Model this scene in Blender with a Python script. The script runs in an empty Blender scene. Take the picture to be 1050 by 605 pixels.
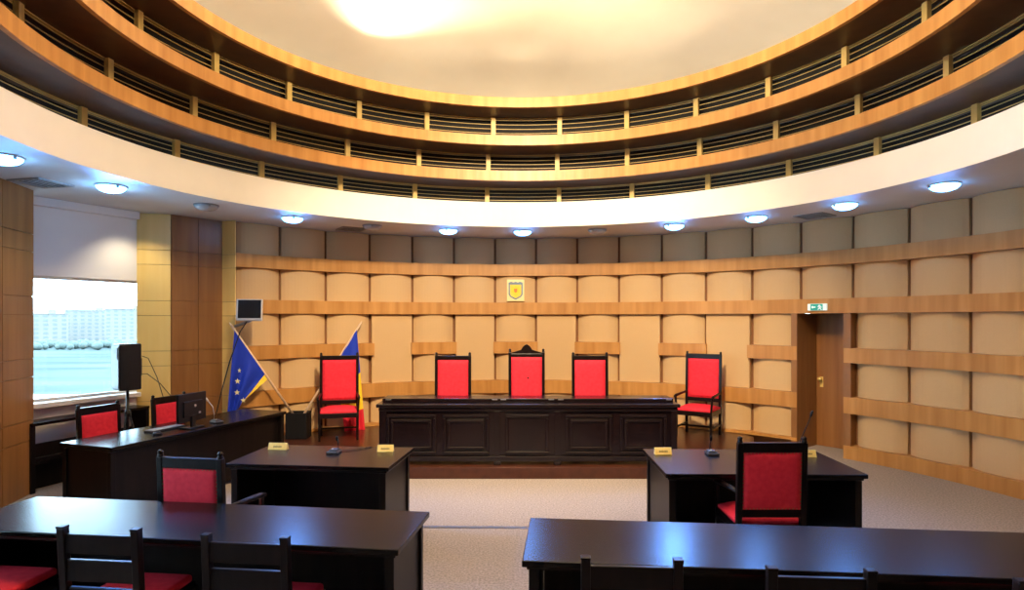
import bpy, bmesh, math, random
from mathutils import Vector, Matrix
random.seed(7)
SC = bpy.context.scene
COL = SC.collection
R = math.radians

# ------------------------------------------------------------------ camera
cam_d = bpy.data.cameras.new('camera')
cam = bpy.data.objects.new('camera', cam_d); COL.objects.link(cam)
cam.location = (0, 0, 2.0); cam.rotation_euler = (R(90), 0, 0)
cam_d.sensor_width = 36; cam_d.lens = 21.518; cam_d.shift_y = 0.0236
cam_d.clip_start = 0.05; cam_d.clip_end = 3000
SC.camera = cam
# ------------------------------------------------------------------ world, exposure
SC.view_settings.view_transform = 'Standard'
SC.view_settings.look = 'None'
SC.view_settings.gamma = 1
SC.view_settings.use_curve_mapping = False
SC.view_settings.exposure = 0.0
w = bpy.data.worlds.new('sky'); SC.world = w; w.use_nodes = True
w.node_tree.nodes['Background'].inputs[0].default_value = (.56, .82, 1.0, 1)
w.node_tree.nodes['Background'].inputs[1].default_value = 17.0
# ------------------------------------------------------------------ large lights
CX, CY = .137, 5.547
PENDANT = 215; ADDED_FLOOD = 2750; COVE = 30; LAMP = .8; BEAM = 190; BLUE = (.12, .34, 1.0); WARM = (1.0, .77, .50); COOL = (.22, .58, 1.0)


def light(name, kind, loc, energy, color, size=.3, aim=None, spot=None):
    d = bpy.data.lights.new(name, kind); d.energy = energy; d.color = color
    if kind == 'AREA':
        d.shape = 'DISK'; d.size = size
    else:
        d.shadow_soft_size = size
    if spot:
        d.spot_size = R(spot); d.spot_blend = .8
    o = bpy.data.objects.new(name, d); COL.objects.link(o); o.location = loc
    if aim:
        o.rotation_euler = (Vector(aim) - Vector(loc)).to_track_quat('-Z', 'Y').to_euler()
    return o


# the hall's main warm lamp hangs high in the dome, above the picture
light('dome_lamp', 'POINT', (CX, 4.1, 5.68), PENDANT, WARM, .3)
light('added_flood', 'SPOT', (CX, 3.7, 5.72), ADDED_FLOOD, WARM, .25, aim=(CX + .1, 11.0, .6), spot=80)  # unseen spot, added to brighten the middle of the back wall and bench
# cove floods on the top ledge, shining up at the dome
for a, e, ra, sp in ((-36, 11, 1.5, 110), (-66, 12, 1.5, 110), (-95, 6, .8, 105), (0, .3, 1.6, 145), (40, .2, 1.6, 145), (85, .4, 1.6, 145)):
    sa, ca = math.sin(R(a)), math.cos(R(a))
    light('cove_lamp', 'SPOT', (CX + 3.72 * sa, CY + 3.72 * ca, 5.36), COVE * e, (1.0, .80, .54), .07,
          aim=(CX + ra * sa, CY + ra * ca, 6.2), spot=sp)
for a in (130, 180, 230):
    sa, ca = math.sin(R(a)), math.cos(R(a))
    light('cove_lamp', 'SPOT', (CX + 3.75 * sa, CY + 3.75 * ca, 5.36), COVE * 110, (1.0, .80, .52), .07,
          aim=(CX + .6 * sa, CY + .6 * ca, 6.3), spot=50)
# downlight in the window bay
light('bay_downlight', 'SPOT', (-4.98, 8.13, 3.44), 48, (1.0, .84, .58), .05, aim=(-5.14, 8.34, 0), spot=105)


# ------------------------------------------------------------------ materials
def mat(name, base, rough=.5, spec=.5, metal=0, emis=None, estr=0, coat=0):
    m = bpy.data.materials.new(name); m.use_nodes = True
    b = m.node_tree.nodes['Principled BSDF']
    b.inputs['Base Color'].default_value = (*base, 1)
    b.inputs['Roughness'].default_value = rough
    b.inputs['Specular IOR Level'].default_value = spec
    b.inputs['Metallic'].default_value = metal
    b.inputs['Coat Weight'].default_value = coat
    if emis:
        b.inputs['Emission Color'].default_value = (*emis, 1)
        b.inputs['Emission Strength'].default_value = estr
    return m


def noise_mat(name, c0, c1, scale=(1, 1, 1), nscale=5, detail=4, rough=.5, spec=.5, bump=0, lo=.3, hi=.7, coat=0, c2=None):
    """colour varied by a stretched noise in object space"""
    m = mat(name, c0, rough, spec, coat=coat)
    nt = m.node_tree; N = nt.nodes; L = nt.links
    b = N['Principled BSDF']
    tc = N.new('ShaderNodeTexCoord'); mp = N.new('ShaderNodeMapping'); nz = N.new('ShaderNodeTexNoise'); cr = N.new('ShaderNodeValToRGB')
    mp.inputs['Scale'].default_value = scale
    nz.inputs['Scale'].default_value = nscale; nz.inputs['Detail'].default_value = detail
    cr.color_ramp.elements[0].position = lo; cr.color_ramp.elements[0].color = (*c0, 1)
    cr.color_ramp.elements[1].position = hi; cr.color_ramp.elements[1].color = (*c1, 1)
    if c2:
        e = cr.color_ramp.elements.new((lo + hi) / 2); e.color = (*c2, 1)
    L.new(tc.outputs['Object'], mp.inputs[0]); L.new(mp.outputs[0], nz.inputs['Vector'])
    L.new(nz.outputs['Fac'], cr.inputs[0]); L.new(cr.outputs[0], b.inputs['Base Color'])
    if bump:
        bp = N.new('ShaderNodeBump'); bp.inputs['Strength'].default_value = bump; bp.inputs['Distance'].default_value = .01
        L.new(nz.outputs['Fac'], bp.inputs['Height']); L.new(bp.outputs[0], b.inputs['Normal'])
    return m


M = {}
M['oak'] = noise_mat('oak veneer', (.42, .185, .042), (.58, .29, .082), (1, 1, .06), 9, 5, .38, .4, c2=(.50, .235, .06))
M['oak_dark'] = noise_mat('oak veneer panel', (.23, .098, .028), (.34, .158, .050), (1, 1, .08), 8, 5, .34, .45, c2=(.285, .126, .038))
M['oak_lit'] = noise_mat('oak with painted light', (.80, .55, .17), (.86, .62, .22), (1, 1, .08), 8, 5, .35, .45)  # lighter, yellower oak copy: light on pier side and strip put into the colour
M['door'] = noise_mat('door veneer', (.26, .105, .028), (.36, .155, .045), (1, 1, .05), 10, 5, .32, .5)
M['slot'] = mat('dark slot', (.24, .10, .032), .7)
M['fabric'] = noise_mat('beige fabric', (.57, .375, .18), (.64, .43, .215), (1, 1, 1), 260, 2, .9, .1, bump=.05)
M['plaster'] = noise_mat('white plaster', (.86, .835, .80), (.885, .86, .82), (1, 1, 1), 3, 2, .85, .15)
M['ceil'] = noise_mat('ceiling paint', (.62, .65, .70), (.66, .69, .74), (1, 1, 1), 3, 2, .7, .2)
M['dome'] = noise_mat('dome paint', (.80, .74, .62), (.84, .78, .66), (1, 1, 1), 2, 2, .85, .1)
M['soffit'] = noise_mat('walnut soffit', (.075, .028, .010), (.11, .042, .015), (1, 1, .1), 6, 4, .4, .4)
M['black'] = mat('vent black', (.008, .007, .007), .8)
M['gold_wood'] = noise_mat('golden slat', (.62, .43, .13), (.70, .50, .18), (1, 1, .1), 8, 3, .4, .4)
M['desk'] = noise_mat('dark stained wood', (.005, .0035, .0032), (.009, .006, .005), (.15, 1, 1), 14, 5, .25, .2)
M['desk_side'] = noise_mat('dark stained wood sides', (.005, .0035, .0032), (.010, .0065, .0055), (1, 1, .1), 14, 5, .38, .18)
M['frame'] = noise_mat('dark chair wood', (.006, .0035, .0035), (.011, .006, .0055), (1, 1, .15), 18, 4, .30, .2)
M['bench'] = noise_mat('mahogany stain', (.005, .0022, .0025), (.010, .004, .004), (1, 1, .15), 12, 5, .24, .45)
M['red'] = noise_mat('red plush', (.70, .022, .045), (.80, .034, .058), (1, 1, 1), 26, 3, .75, .2, bump=.25)
M['dais'] = noise_mat('reddish parquet', (.045, .012, .006), (.07, .020, .010), (1, .12, 1), 10, 4, .28, .5)
M['carpet'] = noise_mat('carpet', (.26, .215, .175), (.43, .365, .305), (1, 1, 1), 55, 6, .95, .05, bump=.2, lo=.35, hi=.68)
M['blackplastic'] = mat('black plastic', (.008, .008, .0095), .42, .35)
M['screen'] = mat('black screen', (.006, .006, .007), .15)
M['silver'] = mat('silver plastic', (.55, .55, .56), .35, metal=.6)
M['grey'] = mat('grey plastic', (.30, .30, .31), .5)
M['darkgrey'] = mat('dark grey plastic', (.05, .05, .055), .45)
M['brass'] = mat('brass plate', (.95, .70, .22), .35, metal=.15)
M['brass_dark'] = mat('engraved line', (.25, .16, .04), .5)
M['white'] = mat('white plastic', (.80, .80, .78), .5)
M['lampglass_lit'] = mat('lit lamp glass', (.8, .9, 1), .3, emis=(.10, .42, 1.0), estr=17)
M['lampglass_off'] = mat('unlit lamp glass', (.45, .50, .55), .25)
M['pole'] = noise_mat('pale wood pole', (.72, .52, .33), (.80, .60, .40), (1, 1, .1), 20, 3, .45)
M['blue'] = mat('blue flag satin', (.012, .042, .48), .6, .25)
M['yellow'] = mat('yellow flag satin', (.92, .62, .03), .55, .3)
M['flagred'] = mat('red flag satin', (.70, .02, .04), .55, .3)
M['cream'] = mat('cream plaque', (.85, .72, .33), .4)
M['slate'] = mat('slate blue print', (.16, .24, .30), .5)
M['gold'] = mat('gold print', (.90, .62, .05), .4)
M['orange'] = mat('orange print', (.75, .22, .03), .5)
M['green'] = mat('exit green', (.01, .34, .27), .4, emis=(.05, .55, .45), estr=.25)
M['exitwhite'] = mat('exit white', (.85, .92, .9), .4, emis=(.7, 1, .93), estr=.35)
M['metal'] = mat('grey metal', (.35, .34, .33), .35, metal=.8)
M['sill'] = noise_mat('pale stone', (.74, .70, .62), (.80, .76, .68), (1, 1, 1), 4, 3, .35)
M['field'] = noise_mat('hazy field', (.032, .046, .047), (.068, .078, .071), (.012, .05, 1), 1.2, 6, .95, .05)
M['block'] = noise_mat('pale render', (.15, .13, .115), (.175, .15, .135), (1, 1, 1), .05, 2, .9)
M['blockwin'] = mat('block window', (.10, .105, .10), .6)
M['trees'] = noise_mat('hazy trees', (.055, .072, .063), (.075, .09, .078), (1, 1, 1), .4, 3, .9)


def glass_mat():
    m = bpy.data.materials.new('window glass'); m.use_nodes = True
    nt = m.node_tree; N = nt.nodes; L = nt.links; N.clear()
    o = N.new('ShaderNodeOutputMaterial'); mx = N.new('ShaderNodeMixShader'); t = N.new('ShaderNodeBsdfTransparent'); g = N.new('ShaderNodeBsdfGlossy')
    fr = N.new('ShaderNodeFresnel'); fr.inputs[0].default_value = 1.25
    t.inputs[0].default_value = (.95, .98, 1, 1); g.inputs['Roughness'].default_value = .02
    L.new(fr.outputs[0], mx.inputs[0]); L.new(t.outputs[0], mx.inputs[1]); L.new(g.outputs[0], mx.inputs[2]); L.new(mx.outputs[0], o.inputs[0])
    return m


M['glass'] = glass_mat()


# ------------------------------------------------------------------ mesh helpers
class MB:
    def __init__(s):
        s.v = []; s.f = []; s.sm = []

    def add(s, vs, fs, smooth=False):
        n = len(s.v); s.v += [tuple(x) for x in vs]; s.f += [tuple(i + n for i in f) for f in fs]; s.sm += [smooth] * len(fs)
        return s

    def box(s, c, d, rz=0, tap=1.0, rot=None):
        x, y, z = d[0] / 2, d[1] / 2, d[2] / 2
        vs = [Vector((sx * x * (tap if sz < 0 else 1), sy * y * (tap if sz < 0 else 1), sz * z)) for sz in (-1, 1) for sx, sy in ((-1, -1), (1, -1), (1, 1), (-1, 1))]
        m = rot if rot else Matrix.Rotation(rz, 3, 'Z')
        vs = [m @ q + Vector(c) for q in vs]
        return s.add(vs, [(3, 2, 1, 0), (4, 5, 6, 7), (0, 1, 5, 4), (1, 2, 6, 5), (2, 3, 7, 6), (3, 0, 4, 7)])

    def bb(s, x0, x1, y0, y1, z0, z1):
        return s.box(((x0 + x1) / 2, (y0 + y1) / 2, (z0 + z1) / 2), (x1 - x0, y1 - y0, z1 - z0))

    def bar(s, a, b, wx, wy=None, up=(0, 0, 1)):
        """square bar from a to b"""
        a = Vector(a); b = Vector(b); d = (b - a); l = d.length; q = d.to_track_quat('Z', 'Y').to_matrix()
        return s.box((a + b) / 2, (wx, wy or wx, l), rot=q)

    def tube(s, pts, r, n=8, caps=True):
        pts = [Vector(p) for p in pts]; rs = r if isinstance(r, (list, tuple)) else [r] * len(pts)
        vs = []; fs = []
        for i, p in enumerate(pts):
            t = (pts[min(i + 1, len(pts) - 1)] - pts[max(i - 1, 0)]).normalized()
            q = t.to_track_quat('Z', 'Y').to_matrix()
            for k in range(n):
                a = 2 * math.pi * k / n
                vs.append(p + q @ Vector((rs[i] * math.cos(a), rs[i] * math.sin(a), 0)))
        for i in range(len(pts) - 1):
            for k in range(n):
                fs.append((i * n + k, i * n + (k + 1) % n, (i + 1) * n + (k + 1) % n, (i + 1) * n + k))
        if caps:
            fs.append(tuple(range(n - 1, -1, -1))); fs.append(tuple((len(pts) - 1) * n + k for k in range(n)))
        return s.add(vs, fs, True)

    def lathe(s, prof, c=(0, 0, 0), n=24):
        vs = []; fs = []
        for r, z in prof:
            for k in range(n):
                a = 2 * math.pi * k / n
                vs.append((c[0] + r * math.cos(a), c[1] + r * math.sin(a), c[2] + z))
        for i in range(len(prof) - 1):
            for k in range(n):
                fs.append((i * n + k, i * n + (k + 1) % n, (i + 1) * n + (k + 1) % n, (i + 1) * n + k))
        fs.append(tuple(range(n - 1, -1, -1))); fs.append(tuple((len(prof) - 1) * n + k for k in range(n)))
        return s.add(vs, fs, True)

    def prism(s, poly, z0, z1):
        n = len(poly)
        vs = [(x, y, z0) for x, y in poly] + [(x, y, z1) for x, y in poly]
        fs = [tuple(range(n - 1, -1, -1)), tuple(range(n, 2 * n))] + [(i, (i + 1) % n, n + (i + 1) % n, n + i) for i in range(n)]
        return s.add(vs, fs)

    def outline(s, poly, y0, y1, c=(0, 0)):
        """polygon in the xz plane, thick along y"""
        n = len(poly)
        vs = [(c[0] + x, y0, c[1] + z) for x, z in poly] + [(c[0] + x, y1, c[1] + z) for x, z in poly]
        fs = [tuple(range(n)), tuple(range(2 * n - 1, n - 1, -1))] + [((i + 1) % n, i, n + i, n + (i + 1) % n) for i in range(n)]
        return s.add(vs, fs)

    def arc(s, r0, r1, z0, z1, a0, a1, step=1.5):
        """block of a ring about the hall's centre; angles in degrees from +Y towards +X"""
        full = abs(a1 - a0) >= 359.9
        n = max(1, int(round(abs(a1 - a0) / step)))
        vs = []; fs = []
        for i in range(n + (0 if full else 1)):
            a = R(a0 + (a1 - a0) * i / n); sx, cy = math.sin(a), math.cos(a)
            for r, z in ((r0, z0), (r1, z0), (r1, z1), (r0, z1)):
                vs.append((CX + r * sx, CY + r * cy, z))
        m = n if full else n + 1
        for i in range(n):
            j = (i + 1) % m
            for k in range(4):
                fs.append((i * 4 + k, i * 4 + (k + 1) % 4, j * 4 + (k + 1) % 4, j * 4 + k))
        if not full:
            fs.append((3, 2, 1, 0)); fs.append((n * 4, n * 4 + 1, n * 4 + 2, n * 4 + 3))
        return s.add(vs, fs)

    def build(s, name, m, parent=None, bevel=0, smooth=False, sub=0, seg=2):
        me = bpy.data.meshes.new(name); me.from_pydata(s.v, [], s.f)
        bm = bmesh.new(); bm.from_mesh(me); bmesh.ops.recalc_face_normals(bm, faces=bm.faces); bm.to_mesh(me); bm.free()
        if smooth or any(s.sm):
            for p, q in zip(me.polygons, s.sm):
                p.use_smooth = smooth or q
        me.materials.append(M[m] if isinstance(m, str) else m)
        o = bpy.data.objects.new(name, me); COL.objects.link(o)
        if parent: o.parent = parent
        if bevel:
            b = o.modifiers.new('bevel', 'BEVEL'); b.width = bevel; b.segments = seg; b.limit_method = 'ANGLE'
        if sub:
            q = o.modifiers.new('sub', 'SUBSURF'); q.levels = q.render_levels = sub
        return o


def tag(o, label, cat, group=None):
    o['label'] = label; o['category'] = cat
    if group: o['group'] = group
    return o


def thing(name, label, cat, loc=(0, 0, 0), rz=0, group=None):
    o = bpy.data.objects.new(name, None); COL.objects.link(o); o.empty_display_size = .1
    o.location = loc; o.rotation_euler = (0, 0, R(rz))
    return tag(o, label, cat, group)


def struct(o, label=None):
    o['kind'] = 'structure'
    if label: o['label'] = label
    return o


def dup(root, loc, rz, label, group=None):
    r = root.copy(); COL.objects.link(r); r.location = loc; r.rotation_euler = (0, 0, R(rz)); r['label'] = label
    if group: r['group'] = group
    for ch in list(root.children):
        c = ch.copy(); COL.objects.link(c); c.parent = r
        for g in list(ch.children):
            d = g.copy(); COL.objects.link(d); d.parent = c
    return r


def pol(r, a, z=0):
    return Vector((CX + r * math.sin(R(a)), CY + r * math.cos(R(a)), z))


# ================================================================== STRUCTURE
ZC = 3.488                                   # flat ceiling
B = [(2.793, 3.002), (2.088, 2.302), (1.374, 1.586), (.65, .884)]   # wall bands
RB, RJ, RW = 5.654, 5.80, 5.84               # band face, panel edge, wall

fl = MB(); fl.prism([(-7.6, -3.4), (7.6, -3.4), (7.6, 12.6), (-7.6, 12.6)], -.12, 0)
struct(fl.build('floor', 'carpet'), 'speckled grey beige carpet')
MB().box((-.3, 5.87, .003), (1.5, .05, .006), R(-1)).build('trim_1', 'metal')['kind'] = 'structure'
dz = .147
d = MB(); dl = [(-2.86, 7.66), (3.02, 7.66), (3.80, 9.62)] + [tuple(pol(RB - .02, a)[:2]) for a in range(40, -49, -4)] + [(-3.62, 9.55)]
d.prism(dl, 0, dz)
struct(d.build('floor_dais', 'dais', bevel=.006), 'reddish brown wooden dais')

# ceiling: flat ring with its white fascia
c = MB()
prof = [(4.32, ZC), (11.5, ZC), (11.5, ZC + .2), (4.62, ZC + .2), (4.62, 3.88), (4.32, 3.88)]
n = 180; vs = []; fs = []
for i in range(n):
    for r, z in prof: vs.append(pol(r, 360 * i / n, z))
for i in range(n):
    j = (i + 1) % n
    for k in range(6): fs.append((i * 6 + k, i * 6 + (k + 1) % 6, j * 6 + (k + 1) % 6, j * 6 + k))
c.add(vs, fs)
ceil = struct(c.build('ceiling', 'ceil'), 'flat white ring ceiling')
MB().arc(4.312, 4.319, ZC, 3.882, 0, 360, 2).build('fascia', 'plaster', ceil)
# dome
dm = MB(); prof = [(4.9, 5.28), (4.6, 5.55), (4.0, 5.80), (3.2, 6.02), (2.2, 6.2), (1.1, 6.31), (.02, 6.35)]
vs = [pol(r, 360 * i / 72, z) for r, z in prof for i in range(72)]
fs = [(p * 72 + i, p * 72 + (i + 1) % 72, (p + 1) * 72 + (i + 1) % 72, (p + 1) * 72 + i) for p in range(6) for i in range(72)]
fs.append(tuple(6 * 72 + i for i in range(72)))
dm.add(vs, fs, True); struct(dm.build('ceiling_dome', 'dome'), 'cream domed ceiling')
# three wooden rings, each over a louvred ring
LEV = [(4.58, 3.88, 4.03, 4.166, 4.324), (4.27, 4.324, 3.73, 4.637, 4.788), (3.98, 4.788, 3.484, 5.127, 5.274)]
for k, (rl, z0, rb, z1, z2) in enumerate(LEV):
    b = struct(MB().arc(rb, rb + .05, z1, z2, 0, 360, 2).build('trim_%d' % (k + 2), 'oak'), 'curved oak band of the dome')
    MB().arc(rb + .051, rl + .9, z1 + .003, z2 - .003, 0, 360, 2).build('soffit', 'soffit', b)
    lv = struct(MB().arc(rl + .16, rl + .2, z0, z1, 0, 360, 3).build('trim_%d' % (k + 5), 'black'), 'dark louvred ring')
    ns = 5
    for q in range(ns):
        zz = z0 + (z1 - z0) * (q + .55) / ns
        MB().arc(rl + .02, rl + .032, zz - .0032, zz + .0032, 0, 360, 2).build('slat', 'gold_wood', lv)
    MB().arc(rl + .01, rl + .04, z1 - .010, z1 - .001, 0, 360, 2).build('rail', 'gold_wood', lv)
    off = (8.0, 7.9, 8.7)[k]
    for q in range(-10, 13):
        a = off + 14.85 * q
        p = pol(rl, a)
        pm = MB().box((p.x, p.y, (z0 + z1) / 2), (.068, .05, z1 - z0 - .004), -R(a))
        po = pm.build('post', 'gold_wood', lv)

# ---- panelled wall
A0 = -49.4
JN = [-49.45 + 7.5 * k for k in range(21)]    # panel joints
DOOR = (48.05, 54.9)
wall = MB()
wall.arc(RW, RW + .12, 0, ZC, A0, DOOR[0]); wall.arc(RW, RW + .12, 0, ZC, DOOR[1] + .4, 104); wall.arc(RW, RW + .12, 2.088, ZC, DOOR[0], DOOR[1] + .4)
wall_back = struct(wall.build('wall_back', 'slot'), 'curved panelled wall of the courtroom')


def panel(a0, a1, z0, z1, flat=False):
    m = MB(); n = 14; nz = 1
    vs = []; fs = []; e = .21
    a0 += e; a1 -= e
    for i in range(n + 1):
        t = -1 + 2 * i / n
        r = (RJ - .07) if flat else RJ - .105 * (1 - abs(t) ** 2.6)
        a = a0 + (a1 - a0) * i / n
        for rr, z in ((r, z0), (RW - .002, z0), (RW - .002, z1), (r, z1)):
            vs.append(pol(rr, a, z))
    for i in range(n):
        for k in range(4): fs.append((i * 4 + k, i * 4 + (k + 1) % 4, i * 4 + 4 + (k + 1) % 4, i * 4 + 4 + k))
    fs.append((3, 2, 1, 0)); fs.append((n * 4, n * 4 + 1, n * 4 + 2, n * 4 + 3))
    m.add(vs, fs)
    return m.build('fabric_panel', 'fabric', wall_back)


rows = [(B[0][1], ZC - .004), (B[1][1], B[0][0]), (B[2][1], B[1][0]), (B[3][1], B[2][0]), (.19, B[3][0])]
g = .002
TALL = {3, 5, 7, 9, 11}
for k in range(20):
    a0, a1 = JN[k], JN[k + 1]
    inner = a1 < DOOR[0] + 1
    for ri, (z0, z1) in enumerate(rows):
        if ri >= 2 and k == 13: continue
        if ri >= 2 and k == 14: a0 = DOOR[1] + 1.1
        if ri in (2, 3) and k in TALL:
            if ri == 2: panel(a0, a1, B[3][1] + g, z1 - g, True)
            continue
        lo = z0 + g
        panel(a0, a1, lo, z1 - g)


def band(idx, a0, a1, z0, z1, name):
    o = struct(MB().arc(RB, RW - .002, z0, z1, a0, a1, 1.25).build(name, 'oak'), 'oak band of the panelled wall')
    return o


tn = 8
AE = 103
spans = [(0, A0, AE), (1, A0, AE), (3, A0, DOOR[0]), (3, DOOR[1], AE)]
spans += [(2, A0, JN[3] + .5), (2, DOOR[1], AE)]
for k in (4, 6, 8, 10): spans.append((2, JN[k] - .35, JN[k + 1] + .35))
spans.append((2, JN[12] - .35, DOOR[0]))
for bi, a0, a1 in spans:
    z0, z1 = B[bi]
    band(bi, a0, a1, z0, z1, 'trim_%d' % tn); tn += 1
struct(MB().arc(RB - .004, RW - .002, dz - .0, .19, A0, DOOR[0], 1.5).build('baseboard_back', 'oak'))
struct(MB().arc(RB - .004, RW - .002, 0, .19, DOOR[1], AE, 1.5).build('baseboard_right', 'oak'))

# ---- door recess
J0 = pol(RB, DOOR[0]); J1 = pol(RB, DOOR[1])
D0 = Vector((4.80, 9.70, 0)); off = D0 - J0; off.z = 0
D1 = J1 + off
zt = 2.086
m = MB()


def slab(m, p, q, t, z0, z1):
    """vertical board whose face runs p->q, thickness t to the left of p->q"""
    p = Vector(p[:2]); q = Vector(q[:2]); dd = (q - p).normalized(); nn = Vector((-dd.y, dd.x)) * t
    return m.prism([tuple(p), tuple(q), tuple(q + nn), tuple(p + nn)], z0, z1)


ex = (D0 - J0).normalized() * .12
slab(m, J0, D0 + ex, .09, 0, zt); slab(m, D1 + ex, J1, .10, 0, zt); slab(m, D0 + ex + (D0 - D1) * .2, D1 + ex + (D1 - D0) * .2, .12, 0, ZC)
wr = struct(m.build('wall_door_recess', 'oak_dark'))
lid = MB(); lid.prism([tuple(v[:2]) for v in (pol(RW + .02, DOOR[0] - .5), D0 + ex * 1.9, D1 + ex * 1.9, pol(RW + .02, DOOR[1] + 1.2))], zt + .003, zt + .25); struct(lid.build('trim_30', 'darkgrey'))
door = struct(slab(MB(), D0 + ex * .35 + (D1 - D0) * .012, D1 + ex * .35 - (D1 - D0) * .012, .045, .004, zt - .03).build('door_1', 'door'), 'brown wooden door in the recess')
nd = (D1 - D0).normalized(); nin = Vector((nd.y, -nd.x, 0))
kp = D0 + ex * .35 + (D1 - D0) * .13 + Vector((0, 0, 1.06))
if nin.dot(Vector((-1, -1, 0))) < 0: nin = -nin
MB().tube([kp, kp + nin * .05], .012, 10).tube([kp + nin * .04, kp + nin * .055, kp + nin * .085, kp + nin * .095], [.014, .030, .028, .012], 14).build('door_knob', 'brass', door)
MB().box(kp + nin * .005 - Vector((0, 0, .05)), (.05, .006, .16), math.atan2(nd.y, nd.x)).build('door_plate', 'brass', door)

# ---- left side: pier, window, near column
ZS = [0, .62, .845, 1.34, 1.55, 2.05, 2.26, 2.77, 2.975, ZC]


def boards(p, q, cols, name, parent, m='oak_dark', t=.02):
    p = Vector((*p, 0)); q = Vector((*q, 0))
    for ci in range(cols):
        a = p.lerp(q, ci / cols) + (q - p).normalized() * .003; b = p.lerp(q, (ci + 1) / cols) - (q - p).normalized() * .003
        for zi in range(len(ZS) - 1):
            slab(MB(), a, b, t, ZS[zi] + .003, ZS[zi + 1] - .003).build(name, m, parent)


S0, S1, S2, S3 = (-5.25, 8.57), (-4.84, 8.69), (-4.40, 9.30), (-4.158, 9.225)
pier = struct(MB().prism([S0, S1, S2, S3, (-4.35, 9.6), (-5.6, 9.4)], 0, ZC - .001).build('wall_pier', 'slot'), 'oak clad pier beside the window')
boards(S1, S0, 1, 'oak_board', pier, 'oak_lit'); boards(S2, S1, 2, 'oak_board', pier); boards(S3, S2, 1, 'oak_board', pier, 'oak_lit')
N0, N1, N2 = (-5.54, 7.06), (-5.41, 6.47), (-5.12, 5.0)
near = struct(MB().prism([N0, (-6.1, 7.36), (-6.1, 4.9), N2], 0, ZC - .001).build('wall_column', 'slot'), 'oak clad column left of the window')
boards(N1, N2, 2, 'oak_board', near); boards(N0, N1, 1, 'oak_board', near)
W0 = Vector((-5.90, 7.36, 0)); W1 = Vector((-5.25, 8.57, 0)); wd = (W1 - W0).normalized(); W1x = W1 + wd * .2
ZB, ZT = .985, 2.535
wl = MB(); slab(wl, W0, W1x + wd * .1, .2, ZT, ZC); slab(wl, W0, W1x + wd * .1, .2, 0, ZB)
wall_left = struct(wl.build('wall_left', 'plaster'), 'white wall above and below the window')
cn = MB(); slab(cn, W0 - wd * 0, W1 - wd * .02, -.10, ZC - .10, ZC - .002); struct(cn.build('trim_31', 'plaster'), 'white cornice over the window')
wn = Vector((-wd.y, wd.x, 0))
win = MB()
L_ = (W1 - W0).length + .25
for s0, s1, z0, z1 in ((0, .03, ZB, ZT), (L_ - .05, L_, ZB, ZT), (.03, L_ - .05, ZB, ZB + .03), (.03, L_ - .05, ZT - .035, ZT)):
    slab(win, W0 + wd * s0 + wn * .04, W0 + wd * s1 + wn * .04, .06, z0, z1)
window = struct(win.build('window_1', 'white'), 'wide window onto the town')
slab(MB(), W0 + wd * .03 + wn * .07, W1 + wd * .2 + wn * .07, .008, ZB + .03, ZT - .035).build('pane', 'glass', window)
MB().prism([tuple((W0 - wn * .20 + wd * .02)[:2]), tuple((W1 - wn * .12 - wd * .01)[:2]), tuple((W1 + wn * .04 - wd * .01)[:2]), tuple((W0 + wn * .04 + wd * .02)[:2])], ZB - .06, ZB).build('window_sill', 'sill', window, bevel=.008)
# ---- the rest of the room, behind the camera
m = MB(); slab(m, pol(RW, 103.5), (6.1, -3.2), .15, 0, ZC)
struct(m.build('wall_right', 'fabric'))
m = MB(); slab(m, (6.1, -3.2), (-6.0, -3.2), -.15, 0, ZC); struct(m.build('wall_rear', 'oak_dark'))
m = MB(); V0 = Vector((-6.0, -3.2, 0)); V1 = Vector((-5.3, 4.95, 0)); vd = (V1 - V0).normalized(); LV = (V1 - V0).length
u0, u1 = 3.4, 7.3
slab(m, V0, V0 + vd * u0, -.15, 0, ZC); slab(m, V0 + vd * u1, V1, -.15, 0, ZC); slab(m, V0 + vd * u0, V0 + vd * u1, -.15, 0, ZB); slab(m, V0 + vd * u0, V0 + vd * u1, -.15, ZT, ZC)
m.v = [(x - .15, y, z) for x, y, z in m.v]
struct(m.build('wall_side', 'oak_dark'))
q = MB()
for s0, s1, z0, z1 in ((u0, u0 + .05, ZB, ZT), (u1 - .05, u1, ZB, ZT), (u0 + .05, u1 - .05, ZB, ZB + .05), (u0 + .05, u1 - .05, ZT - .05, ZT)):
    slab(q, V0 + vd * s0 + Vector((-.2, 0, 0)), V0 + vd * s1 + Vector((-.2, 0, 0)), -.05, z0, z1)
w2 = struct(q.build('window_added', 'white'))  # unseen window, added to let blue daylight in from the left
slab(MB(), V0 + vd * (u0 + .05) + Vector((-.18, 0, 0)), V0 + vd * (u1 - .05) + Vector((-.18, 0, 0)), -.008, ZB + .05, ZT - .05).build('pane', 'glass', w2)

# ================================================================== OUTSIDE
gz = -17
MB().prism([(-1500, -400), (-40, -400), (-30, 60), (200, 1400), (-1500, 1400)], gz - 1, gz).build('ground', 'field')
bpy.data.objects['ground']['kind'] = 'structure'; bpy.data.objects['ground']['label'] = 'hazy pale field outside the window'


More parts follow.
